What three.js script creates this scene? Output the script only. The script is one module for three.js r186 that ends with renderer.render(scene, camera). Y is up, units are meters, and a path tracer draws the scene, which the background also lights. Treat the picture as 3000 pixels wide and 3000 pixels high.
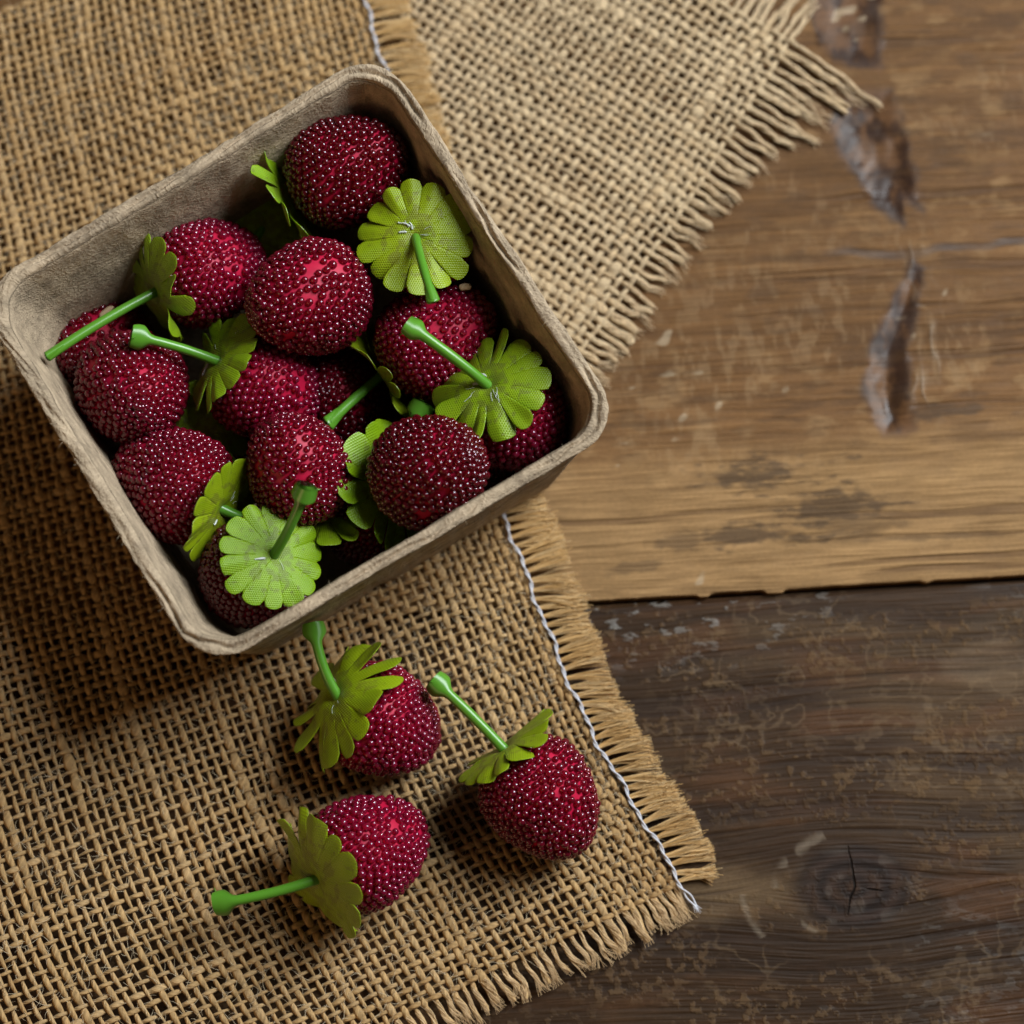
import * as THREE from 'three';
import { RectAreaLightUniformsLib } from 'three/addons/lights/RectAreaLightUniformsLib.js';
import { mergeGeometries } from 'three/addons/utils/BufferGeometryUtils.js';

// ------------------------------------------------------------------ camera, light, exposure
const CM = 0.01;
const scene = new THREE.Scene();
const camera = new THREE.PerspectiveCamera(24, 1, 0.05, 20);
camera.position.set(0, 0.66469, 0.15346);
camera.up.set(0, 0, -1);
camera.lookAt(0, 0, 0);
camera.focus = 0.636;
camera.userData.fStop = 6.5;

const renderer = new THREE.WebGLRenderer({ antialias: true });
renderer.setSize(1024, 1024);
renderer.toneMapping = THREE.LinearToneMapping;
renderer.toneMappingExposure = 1.0;
renderer.shadowMap.enabled = true;
renderer.shadowMap.type = THREE.PCFSoftShadowMap;
RectAreaLightUniformsLib.init();
scene.background = new THREE.Color(0.050, 0.039, 0.027);          // dim room around the table

// large window up to the right of the table, and a small warm lamp low on the other side
const WINDOW_AT = [0.82, 0.99, -0.54], WINDOW_SIZE = [0.66, 0.84];
const windowLight = new THREE.RectAreaLight(new THREE.Color(0.90, 0.96, 1.0), 21.5, WINDOW_SIZE[0], WINDOW_SIZE[1]);
windowLight.name = 'window_daylight';
windowLight.position.set(...WINDOW_AT); windowLight.lookAt(-0.02, 0, 0); scene.add(windowLight);
const LAMP_AT = [-0.75, 0.42, 0.62];
const warmLight = new THREE.RectAreaLight(new THREE.Color(1.0, 0.62, 0.30), 4.2, 0.34, 0.34);
warmLight.name = 'warm_lamp_light';
warmLight.position.set(...LAMP_AT); warmLight.lookAt(-0.02, 0.02, 0); scene.add(warmLight);

// ------------------------------------------------------------------ helpers
function rng(seed) { let a = seed >>> 0; return () => { a = (a + 0x6d2b79f5) | 0; let t = Math.imul(a ^ (a >>> 15), 1 | a); t = (t + Math.imul(t ^ (t >>> 7), 61 | t)) ^ t; return ((t ^ (t >>> 14)) >>> 0) / 4294967296; }; }
const hash = (x, y, s) => { let h = Math.imul(x, 374761393) + Math.imul(y, 668265263) + Math.imul(s, 2147483647 ^ 0x5bd1e995); h = Math.imul(h ^ (h >>> 13), 1274126177); h ^= h >>> 16; return (h >>> 0) / 4294967296; };
function noise(x, y, s = 0) {                                       // value noise, 0..1
  const xi = Math.floor(x), yi = Math.floor(y); let fx = x - xi, fy = y - yi;
  fx = fx * fx * (3 - 2 * fx); fy = fy * fy * (3 - 2 * fy);
  const a = hash(xi, yi, s), b = hash(xi + 1, yi, s), c = hash(xi, yi + 1, s), d = hash(xi + 1, yi + 1, s);
  return a + (b - a) * fx + (c - a) * fy + (a - b - c + d) * fx * fy;
}
function fbm(x, y, s, n = 4) { let v = 0, a = 0.5, t = 0; for (let i = 0; i < n; i++) { v += a * noise(x, y, s + i * 7); t += a; a *= 0.5; x = x * 2.03 + 3.1; y = y * 2.03 + 1.7; } return v / t; }
const clamp = (x, a = 0, b = 1) => Math.min(b, Math.max(a, x));
const smooth = (a, b, x) => { const t = clamp((x - a) / (b - a)); return t * t * (3 - 2 * t); };
const mix = (a, b, t) => a + (b - a) * t;
const mix3 = (a, b, t) => [a[0] + (b[0] - a[0]) * t, a[1] + (b[1] - a[1]) * t, a[2] + (b[2] - a[2]) * t];
const toSRGB = (x) => { x = clamp(x); return 255 * (x <= 0.0031308 ? x * 12.92 : 1.055 * Math.pow(x, 1 / 2.4) - 0.055); };
const taken = {};
function numbered(name) { const n = taken[name] = (taken[name] ?? -1) + 1; return n ? name + '_' + String(n).padStart(3, '0') : name; }
function thing(name, label, category, at = [0, 0, 0], group, kind) {
  const g = new THREE.Group(); g.name = numbered(name); g.position.set(at[0] * CM, at[1] * CM, at[2] * CM);
  if (label) g.userData.label = label;
  if (category) g.userData.category = category;
  if (group) g.userData.group = group;
  if (kind) g.userData.kind = kind;
  scene.add(g); return g;
}
function part(name, geometry, material, parent, kind) {
  const m = new THREE.Mesh(geometry, material); m.name = name; m.castShadow = m.receiveShadow = true;
  if (kind) m.userData.kind = kind;
  parent.add(m); return m;
}
function dataTexture(w, h, f, srgb, repeat) {                       // f(x, y) -> [r, g, b], linear when srgb is set (stored as sRGB)
  const d = new Uint8Array(w * h * 4);
  for (let y = 0, i = 0; y < h; y++) for (let x = 0; x < w; x++, i += 4) {
    const c = f(x, y);
    for (let k = 0; k < 3; k++) d[i + k] = srgb ? toSRGB(c[k]) : 255 * clamp(c[k]);
    d[i + 3] = 255;
  }
  const t = new THREE.DataTexture(d, w, h, THREE.RGBAFormat);
  t.magFilter = THREE.LinearFilter; t.minFilter = THREE.LinearFilter;
  if (srgb) t.colorSpace = THREE.SRGBColorSpace;
  if (repeat) t.wrapS = t.wrapT = THREE.RepeatWrapping;
  t.needsUpdate = true; return t;
}
function geometry(pos, nor, uv, idx, col) {
  const g = new THREE.BufferGeometry();
  g.setAttribute('position', new THREE.Float32BufferAttribute(pos, 3));
  if (nor) g.setAttribute('normal', new THREE.Float32BufferAttribute(nor, 3));
  if (uv) g.setAttribute('uv', new THREE.Float32BufferAttribute(uv, 2));
  if (col) g.setAttribute('color', new THREE.Float32BufferAttribute(col, 3));
  g.setIndex(idx);
  if (!nor) g.computeVertexNormals();
  return g;
}
// a grid surface from f(i, j) -> [x, y, z] in cm
function gridSurface(ni, nj, f, uvf, closeI) {
  const pos = [], uv = [], idx = [];
  for (let j = 0; j <= nj; j++) for (let i = 0; i <= ni; i++) { const p = f(i, j); pos.push(p[0] * CM, p[1] * CM, p[2] * CM); const t = uvf(i, j, p); uv.push(t[0], t[1]); }
  const W = ni + 1;
  for (let j = 0; j < nj; j++) for (let i = 0; i < ni; i++) { const a = j * W + i, b = a + 1, c = a + W, d = c + 1; idx.push(a, c, b, b, c, d); }
  const g = geometry(pos, null, uv, idx);
  if (closeI) {                                                    // first and last column meet: share their normals
    const n = g.attributes.normal;
    for (let j = 0; j <= nj; j++) { const a = j * W, b = a + ni, v = new THREE.Vector3(n.getX(a) + n.getX(b), n.getY(a) + n.getY(b), n.getZ(a) + n.getZ(b)).normalize(); n.setXYZ(a, v.x, v.y, v.z); n.setXYZ(b, v.x, v.y, v.z); }
  }
  return g;
}
// a tube along points (cm); rw/rh are half width and half height at each point; uv.x goes once round, uv.y is cm along the tube
function tubeInto(out, pts, rw, rh, sides, cap = true, up = [0, 1, 0], vScale = 1) {
  const n = pts.length, base = out.pos.length / 3; let s = 0;
  for (let k = 0; k < n; k++) {
    const a = pts[Math.max(0, k - 1)], b = pts[Math.min(n - 1, k + 1)], p = pts[k];
    let tx = b[0] - a[0], ty = b[1] - a[1], tz = b[2] - a[2]; const tl = Math.hypot(tx, ty, tz) || 1; tx /= tl; ty /= tl; tz /= tl;
    let sx = ty * up[2] - tz * up[1], sy = tz * up[0] - tx * up[2], sz = tx * up[1] - ty * up[0]; const sl = Math.hypot(sx, sy, sz) || 1; sx /= sl; sy /= sl; sz /= sl;
    const ux = sy * tz - sz * ty, uy = sz * tx - sx * tz, uz = sx * ty - sy * tx;
    if (k) s += Math.hypot(p[0] - pts[k - 1][0], p[1] - pts[k - 1][1], p[2] - pts[k - 1][2]);
    const w = rw[k], h = rh[k];
    for (let j = 0; j <= sides; j++) {
      const t = j / sides * 2 * Math.PI, c = Math.cos(t), d = Math.sin(t);
      out.pos.push((p[0] + c * w * sx + d * h * ux) * CM, (p[1] + c * w * sy + d * h * uy) * CM, (p[2] + c * w * sz + d * h * uz) * CM);
      const nx = c / w * sx + d / h * ux, ny = c / w * sy + d / h * uy, nz = c / w * sz + d / h * uz, nl = Math.hypot(nx, ny, nz);
      out.nor.push(nx / nl, ny / nl, nz / nl); out.uv.push(j / sides, s * vScale);
    }
  }
  const W = sides + 1;
  for (let k = 0; k < n - 1; k++) for (let j = 0; j < sides; j++) { const a = base + k * W + j, b = a + 1, c = a + W, d = c + 1; out.idx.push(a, c, b, b, c, d); }
  if (cap) for (const k of [0, n - 1]) {
    const first = base + k * W;
    for (let j = 1; j < sides - 1; j++) k ? out.idx.push(first, first + j + 1, first + j) : out.idx.push(first, first + j, first + j + 1);
  }
}
const fresh = () => ({ pos: [], nor: [], uv: [], idx: [] });
const built = (o) => geometry(o.pos, o.nor, o.uv, o.idx);
function tube(pts, rw, rh, sides, cap, up, vScale) { const o = fresh(); tubeInto(o, pts, rw, rh, sides, cap, up, vScale); return built(o); }
const poly = (pts, t) => {                                          // point on a polyline with cumulative length, smoothed by Catmull-Rom
  return pts.getPoint(t);
};
function inside(x, z, P) { let c = false; for (let i = 0, j = P.length - 1; i < P.length; j = i++) if ((P[i][1] > z) !== (P[j][1] > z) && x < (P[j][0] - P[i][0]) * (z - P[i][1]) / (P[j][1] - P[i][1]) + P[i][0]) c = !c; return c; }
function polyDist(x, z, P) {                                        // signed distance to a polygon, negative inside
  let m = 1e9;
  for (let i = 0, j = P.length - 1; i < P.length; j = i++) {
    const ax = P[j][0], az = P[j][1], bx = P[i][0] - ax, bz = P[i][1] - az, t = clamp(((x - ax) * bx + (z - az) * bz) / (bx * bx + bz * bz));
    m = Math.min(m, Math.hypot(x - ax - bx * t, z - az - bz * t));
  }
  return inside(x, z, P) ? -m : m;
}

// ------------------------------------------------------------------ the table: two boards that run side by side
const TILT = Math.atan2(-0.74, 12.01), CT = Math.cos(TILT), ST = Math.sin(TILT);   // the seam climbs slightly to the right
const SEAM = [2.4, 2.56];
const toBoard = (x, z) => [(x - SEAM[0]) * CT + (z - SEAM[1]) * ST, -(x - SEAM[0]) * ST + (z - SEAM[1]) * CT];
const STEP = -0.16;                                                 // the lower board sits this much below the upper one
const tableHeight = (x, z) => toBoard(x, z)[1] > 0 ? STEP : 0;
const toB = (P) => P.map(([x, z]) => toBoard(x, z));
const GOUGE_A = toB([[9.4, -11.83], [9.64, -10.71], [10.12, -10.03], [10.72, -9.14], [11.4, -8.6], [11.36, -9.37], [11.98, -9.0], [11.68, -10.48], [11.5, -11.38], [11.2, -12.8], [10.05, -12.6]]);
const GOUGE_B = toB([[11.62, -7.4], [11.03, -6.21], [10.44, -5.05], [10.08, -3.61], [10.3, -2.9], [10.62, -2.25], [11.17, -2.3], [11.48, -2.47], [11.42, -3.47], [11.33, -4.83], [11.65, -5.92], [11.88, -7.2]]);
const GOUGE_C = toB([[8.88, -17], [9.0, -15.19], [9.19, -14.3], [9.95, -13.5], [10.87, -13.5], [11.03, -17]]);
const FLAKE = toB([[11.84, -7.37], [12.08, -6.28], [12.01, -4.61], [11.61, -3.0]]);
function gouge(bx, bz) {                                            // depth below the board's face and wetness of the varnish there
  if (bx < 4 || bz > -3.5) return [0, 0];
  const w = 0.34 * (fbm(bx * 2.6, bz * 1.9, 301, 4) - 0.5);
  const a = polyDist(bx, bz, GOUGE_A) + w, b = polyDist(bx, bz, GOUGE_B) + w * 0.7, c = polyDist(bx, bz, GOUGE_C) + w;
  const lump = fbm(bx * 1.5, bz * 0.9, 305, 3) - 0.5;
  let d = 0, g = 0;
  const take = (s, deep) => { const k = smooth(0.10, -0.75, s); d -= deep * k * (1 + 1.1 * lump); g = Math.max(g, smooth(0.24, -0.10, s)); };
  take(a, 0.12); take(b, 0.17); take(c, 0.06);
  return [d, g];
}
function flake(bx, bz) {                                            // thin ridges of lifted varnish beside the long gouge
  const [x0, z0] = [bx, bz]; if (x0 < 6 || z0 > -3.6) return 0;
  const c = FLAKE; let t, cx;
  if (z0 < c[0][1] - 0.6 || z0 > c[3][1] + 0.3) return 0;
  let k = 0; while (k < 2 && z0 > c[k + 1][1]) k++;
  t = (z0 - c[k][1]) / (c[k + 1][1] - c[k][1]); cx = mix(c[k][0], c[k + 1][0], t) + 0.2 * (noise(z0 * 1.3, 4, 311) - 0.5);
  const off = (x0 - cx) / 0.42; if (Math.abs(off) > 1.3) return 0;
  const r = 1 - Math.abs(2 * noise(x0 * 4.2 + 0.8 * noise(z0 * 2, 1, 9), z0 * 1.0, 313) - 1);
  return Math.pow(r, 5) * (1 - Math.abs(off) / 1.3) * smooth(0.25, 0.5, noise(x0 * 1.6, z0 * 1.1, 317));
}
// colour, height and roughness of the upper board at board coordinates (cm)
function upperBoard(x, z) {
  const wob = 0.35 * fbm(x * 0.12, z * 0.25, 21, 3) + 0.05 * noise(x * 0.8, z * 2, 4);
  const zz = z + wob * 1.3;
  const wide = fbm(x * 0.05, zz * 0.55, 31, 4), grain = fbm(x * 0.22, zz * 4.2, 41, 4), fine = fbm(x * 0.7, zz * 15, 51, 3), mott = fbm(x * 1.5, z * 2.3, 61, 4), cross = fbm(x * 5.5, z * 2.2, 63, 3);
  let c = mix3([0.050, 0.0220, 0.0068], [0.172, 0.084, 0.0295], clamp(0.62 * wide + 0.5 * grain - 0.05));
  c = mix3(c, [0.255, 0.152, 0.070], 0.5 * smooth(0.5, 0.78, mott) * smooth(0.35, 0.7, fbm(x * 0.16, z * 0.5, 71, 3)));
  c = mix3(c, [0.22, 0.135, 0.066], 0.4 * smooth(0.5, 0.7, cross) * smooth(0.42, 0.66, fbm(x * 0.3, z * 0.6, 73, 3)));
  const bare = smooth(-5.3, -2.6, z + 1.7 * (fbm(x * 0.16, z * 0.9, 81, 4) - 0.5) + 0.6 * (grain - 0.5));      // worn strip along the edge
  c = mix3(c, mix3([0.205, 0.113, 0.044], [0.325, 0.195, 0.085], clamp(0.5 * grain + 0.6 * fine - 0.05)), 0.85 * bare);
  const line = smooth(0.60, 0.74, fbm(x * 0.09, zz * 3.1, 91, 4)); c = mix3(c, [0.075, 0.038, 0.018], 0.55 * line);
  // burnt-looking stains
  const stain = (cx, cz, rx, rz, s) => { const [px, pz] = toBoard(cx, cz), e = Math.hypot((x - px) / rx, (z - pz) / rz); return e > 1.7 ? 0 : smooth(0.46, 0.68, 0.55 * fbm(x * 0.8, z * 3.0, s, 4) + 0.45 * fbm(x * 2.6, z * 7, s + 3, 4) + 0.26 * (1.05 - e)); };
  let st = Math.max(stain(7.4, -1.15, 1.7, 0.55, 101), stain(8.9, -0.1, 1.6, 0.5, 107), stain(7.2, 0.68, 1.5, 0.36, 113), 0.7 * stain(5.0, 0.9, 0.8, 0.3, 119), 0.6 * stain(3.6, 1.6, 0.9, 0.2, 127), 0.55 * stain(9.6, 0.45, 1.3, 0.3, 131));
  st = Math.max(st, 0.9 * stain(12.6, -2.95, 1.5, 0.26, 137), 0.5 * stain(11.5, 0.75, 1.9, 0.1, 139));
  c = mix3(c, [0.058, 0.036, 0.021], 0.78 * st);
  // a long grey crack
  const [k0x, k0z] = toBoard(9.3, -7.75), crackZ = k0z + 0.08 * Math.sin((x - k0x) * 0.9) + (x - k0x) * 0.02;
  const cr = smooth(0.20, 0.05, Math.abs(z - crackZ + 0.2 * (noise(x * 1.5, 3, 5) - 0.5))) * smooth(k0x - 0.6, k0x + 0.8, x) * (0.4 + 0.6 * noise(x * 1.1, 7, 8));
  c = mix3(c, [0.062, 0.050, 0.045], 0.75 * cr);
  const [gd, gg] = gouge(x, z), fl = flake(x, z);
  c = mix3(c, mix3([0.026, 0.013, 0.009], [0.105, 0.050, 0.022], smooth(0.35, 0.7, fbm(x * 2.4, z * 1.4, 151, 4))), 0.93 * gg);
  c = mix3(c, [0.27, 0.21, 0.15], 0.6 * fl);
  const scr = smooth(0.86, 0.95, noise(x * 2.2 + z, z * 3.1, 157)) * smooth(0.6, 0.8, noise(x * 0.5, z * 0.5, 158));
  c = mix3(c, [0.33, 0.25, 0.16], 0.6 * scr);
  const dab = smooth(0.55, 0.7, fbm(x * 0.9, z * 3.2, 169, 4)); c = mix3(c, [0.062, 0.031, 0.013], 0.42 * dab * (1 - 0.6 * bare));
  const speck = noise(x * 20, z * 26, 161) - 0.5; c = c.map((v) => v * (1 + 0.18 * speck + 0.55 * (fine - 0.5)));
  const h = 0.5 + 0.34 * (fine - 0.5) + 0.3 * (grain - 0.5) - 0.35 * line - 0.3 * cr + 0.3 * fl;
  const r = clamp(0.62 + 0.25 * (mott - 0.5) + 0.12 * bare - (0.16 + 0.2 * noise(x * 3, z * 2, 167)) * gg - 0.22 * cr - 0.2 * fl, 0.14, 0.9);
  return [c, h * (1 - 0.92 * gg) + 0.46 * gg, r];
}
const KNOT = toBoard(9.35, 10.5);
function lowerBoard(x, z) {
  const dx = x - KNOT[0], dz = z - KNOT[1], kd = Math.hypot(dx / 1.65, dz / 1.15);
  const bend = 0.7 * Math.sign(dz || 1) * Math.exp(-Math.abs(dz) * 0.38) * Math.exp(-(dx * dx) / 9);     // the grain flows round the knot
  const zz = z - bend + 0.5 * fbm(x * 0.12, z * 0.2, 22, 3);
  const wide = fbm(x * 0.06, zz * 0.5, 231, 4), grain = fbm(x * 0.2, zz * 3.8, 241, 4), fine = fbm(x * 0.6, zz * 14, 251, 3), mott = fbm(x * 1.1, z * 1.7, 261, 4), hair = fbm(x * 5.6, z * 6.4, 263, 4);
  let c = mix3([0.014, 0.0072, 0.0036], [0.050, 0.0255, 0.0110], clamp(0.55 * wide + 0.6 * grain - 0.08));
  const dull = smooth(0.44, 0.70, fbm(x * 0.22, z * 0.6, 271, 3)); c = mix3(c, [0.100, 0.060, 0.029], 0.34 * dull);
  const rust = smooth(0.5, 0.72, fbm(x * 0.3 + 3, z * 1.3, 273, 4)); c = mix3(c, [0.085, 0.036, 0.014], 0.45 * rust);
  const scuffZone = smooth(0.36, 0.58, fbm(x * 0.3 + 7, z * 0.7, 281, 3));
  const scuff = smooth(0.53, 0.66, 0.8 * hair + 0.2 * mott) * scuffZone; c = mix3(c, [0.125, 0.074, 0.036], 0.44 * scuff);
  const worm = smooth(0.07, 0.02, Math.abs(fbm(x * 1.7, z * 2.0, 283, 3) - 0.5)) * smooth(0.52, 0.68, fbm(x * 0.35, z * 0.4, 285, 3)); c = mix3(c, [0.14, 0.09, 0.048], 0.3 * worm);
  const [lx, lz] = toBoard(5.6, 10.6), lite = smooth(1.25, 0.2, Math.hypot((x - lx) / 2.1, (z - lz) / 0.95) + 0.8 * (fbm(x * 0.9, z * 1.8, 291, 4) - 0.5)); c = mix3(c, [0.140, 0.088, 0.044], 0.6 * lite);
  const [ux, uz] = toBoard(13.4, 4.4), up = smooth(1.2, 0.3, Math.hypot((x - ux) / 1.9, (z - uz) / 0.7) + 1.0 * (fbm(x * 0.9, z * 2.2, 293, 4) - 0.5)); c = mix3(c, [0.15, 0.098, 0.055], 0.5 * up);
  const line = smooth(0.58, 0.72, fbm(x * 0.08, zz * 2.6, 295, 4)); c = mix3(c, [0.020, 0.011, 0.007], 0.5 * line);
  // grey flakes of old finish near the seam and here and there
  const chip = smooth(0.60, 0.70, fbm(x * 2.2, z * 5.2, 297, 4)) * (0.95 * smooth(2.6, 0.5, z) * smooth(-2.5, 0.5, x) * smooth(8, 3.5, x) + 0.22 * smooth(0.60, 0.72, fbm(x * 0.33, z * 0.5, 299, 3)));
  c = mix3(c, [0.20, 0.185, 0.165], 0.5 * chip);
  // the knot: rings, dark heart, three cracks
  const kn = smooth(1.2, 0.75, kd + 0.16 * (fbm(x * 1.2, z * 1.2, 331, 3) - 0.5)); const ring = 0.5 + 0.5 * Math.sin(kd * 17 + 3 * fbm(x, z, 333, 3));
  c = mix3(c, mix3([0.011, 0.007, 0.006], [0.030, 0.017, 0.012], ring), 0.85 * kn);
  let crack = 0; for (const [ex, ez, l] of [[-0.05, -1.1, 1], [1.15, 0.25, 1], [-0.25, 0.75, 1]]) { const t = clamp((dx * ex + dz * ez) / (ex * ex + ez * ez)), w = 0.032 * (1 - 0.8 * t) + 0.008; crack = Math.max(crack, smooth(w, w * 0.4, Math.hypot(dx - ex * t + 0.1 * (noise(dz * 3, dx * 3, 337) - 0.5), dz - ez * t))); }
  c = mix3(c, [0.006, 0.004, 0.003], crack); const lip = kn * smooth(0.62, 0.75, noise(x * 2.6, z * 2.6, 339)); c = mix3(c, [0.11, 0.085, 0.066], 0.25 * lip);
  const cres = (cx, cz, r0, a0, a1, w) => { const a = Math.atan2(z - cz, x - cx), r = Math.hypot((x - cx) / 1.35, z - cz); return (a > a0 && a < a1) ? smooth(w, 0, Math.abs(r - r0)) * smooth(0.3, 0.55, noise(x * 3.3, z * 3.3, 341)) : 0; };
  const cs = Math.max(cres(KNOT[0], KNOT[1], 1.5, -3.1, -2.0, 0.22), cres(KNOT[0], KNOT[1], 1.42, 2.2, 2.9, 0.1), cres(KNOT[0], KNOT[1], 2.25, 2.7, 3.14, 0.12)); c = mix3(c, [0.20, 0.155, 0.11], 0.4 * cs);
  const speck = noise(x * 19, z * 25, 343) - 0.5; c = c.map((v) => v * (1 + 0.22 * speck + 0.60 * (fine - 0.5)));
  const h = 0.5 + 0.26 * (fine - 0.5) + 0.2 * (grain - 0.5) - 0.15 * line - 0.7 * crack + 0.25 * chip + 0.12 * scuff;
  const r = clamp(0.50 + 0.2 * (mott - 0.5) + 0.22 * scuff + 0.1 * dull - 0.12 * chip, 0.3, 0.9);
  return [c, h, r];
}
function boardMaterial(fn, x0, x1, z0, z1, w, h, gloss) {
  const hr = new Float32Array(w * h * 2);
  const map = dataTexture(w, h, (i, j) => { const o = fn(mix(x0, x1, (i + 0.5) / w), mix(z0, z1, (j + 0.5) / h)); hr[(j * w + i) * 2] = o[1]; hr[(j * w + i) * 2 + 1] = o[2]; return o[0]; }, true);
  const surf = dataTexture(w, h, (i, j) => [hr[(j * w + i) * 2], hr[(j * w + i) * 2 + 1], 0], false);
  return new THREE.MeshPhysicalMaterial({ map, roughnessMap: surf, bumpMap: surf, bumpScale: 0.0011, roughness: 1, specularIntensity: gloss });
}
const table = thing('wooden_table', 'old table top of two rough brown boards, one lighter and one dark', 'table');
table.position.set(SEAM[0] * CM, 0, SEAM[1] * CM); table.rotation.y = -TILT;
{
  const X0 = -19, X1 = 15, Z0 = -20.5;
  const mu = boardMaterial(upperBoard, X0, X1, Z0, 0.1, 1700, 1020, 0.26), ml = boardMaterial(lowerBoard, X0, X1, 0, 14.5, 1700, 740, 0.22);
  const jag = (x) => 0.05 * (fbm(x * 1.1, 2, 401, 4) - 0.5) + 0.10 * smooth(0.70, 0.85, noise(x * 2.7, 5, 403)) * (x > 2 ? 1 : 0.4);
  const ni = 340, nj = 205;
  const up = gridSurface(ni, nj + 5, (i, j) => {                    // its face, a worn arris and the side of the board
    const x = mix(X0, X1, i / ni);
    if (j <= nj) { const z = mix(Z0, -0.06 + jag(x), j / nj); const d = gouge(x, z)[0] + 0.045 * flake(x, z); return [x, d - 0.012 * Math.pow(j / nj, 60) + 0.012 * (fbm(x * 0.3, z * 1.2, 405, 3) - 0.5), z]; }
    const k = j - nj; return [x, [0, -0.03, -0.09, -0.2, -1, -2.2][k], -0.06 + jag(x) + [0, 0.035, 0.05, 0.05, 0.045, 0.04][k]];
  }, (i, j, p) => [(p[0] - X0) / (X1 - X0), (p[2] - Z0) / (0.1 - Z0)]);
  part('board', up, mu, table).userData.label = 'lighter brown board with two glossy gouges';
  const lo = gridSurface(170, 80, (i, j) => { const x = mix(X0, X1, i / 170); if (j === 0) return [x, -2.2, 0.10]; const z = mix(0.10, 14.5, (j - 1) / 79); return [x, STEP - (j < 2 ? 0.02 : 0) + 0.016 * (fbm(x * 0.3, z * 1.0, 407, 3) - 0.5), z]; }, (i, j, p) => [(p[0] - X0) / (X1 - X0), p[2] / 14.5]);
  part('board_001', lo, ml, table).userData.label = 'dark scuffed board with a cracked knot';
}

// ------------------------------------------------------------------ burlap
const jute = [];
{
  // twisted fibres: streaks that wind round the yarn
  const S = 96, streak = (x, y) => { const t = (x + y * 1.0) / S; let v = 0, a = 0.5; for (let o = 0; o < 4; o++) { const f = [5, 11, 23, 41][o]; const q = t * f, i = Math.floor(q), k = q - i, e = k * k * (3 - 2 * k), m = (n) => hash(((n % f) + f) % f, Math.floor(0), 500 + o); v += a * mix(m(i), m(i + 1), e); a *= 0.62; } const along = 0.25 * (noise(x / 6, y / 9, 511) - 0.5) * Math.sin(Math.PI * x / S) * Math.sin(Math.PI * y / S); return v / 1.1 + along; };
  const tex = dataTexture(S, S, (x, y) => { const v = streak(x, y); const k = 0.34 + 1.28 * v; return [k * 0.78, k * 0.76, k * 0.72]; }, true, true);
  const bump = dataTexture(S, S, (x, y) => { const v = streak(x, y); return [v, v, v]; }, false, true);
  for (const c of [[0.57, 0.365, 0.165], [0.51, 0.315, 0.135], [0.62, 0.450, 0.265], [0.59, 0.390, 0.190], [0.66, 0.495, 0.305], [0.53, 0.340, 0.155]])
    jute.push(new THREE.MeshPhysicalMaterial({ color: new THREE.Color(...c), map: tex, bumpMap: bump, bumpScale: 0.00040, roughness: 0.78, specularIntensity: 0.45, sheen: 0.25, sheenColor: new THREE.Color(0.9, 0.8, 0.62), sheenRoughness: 0.5 }));
}
const endFibre = [[0.58, 0.405, 0.220], [0.64, 0.475, 0.290]].map((c) => new THREE.MeshPhysicalMaterial({ color: new THREE.Color(...c), roughness: 0.6, specularIntensity: 0.5 }));
const paleFibre = new THREE.MeshPhysicalMaterial({ color: new THREE.Color(0.62, 0.50, 0.33), roughness: 0.5, specularIntensity: 0.6 });

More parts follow.
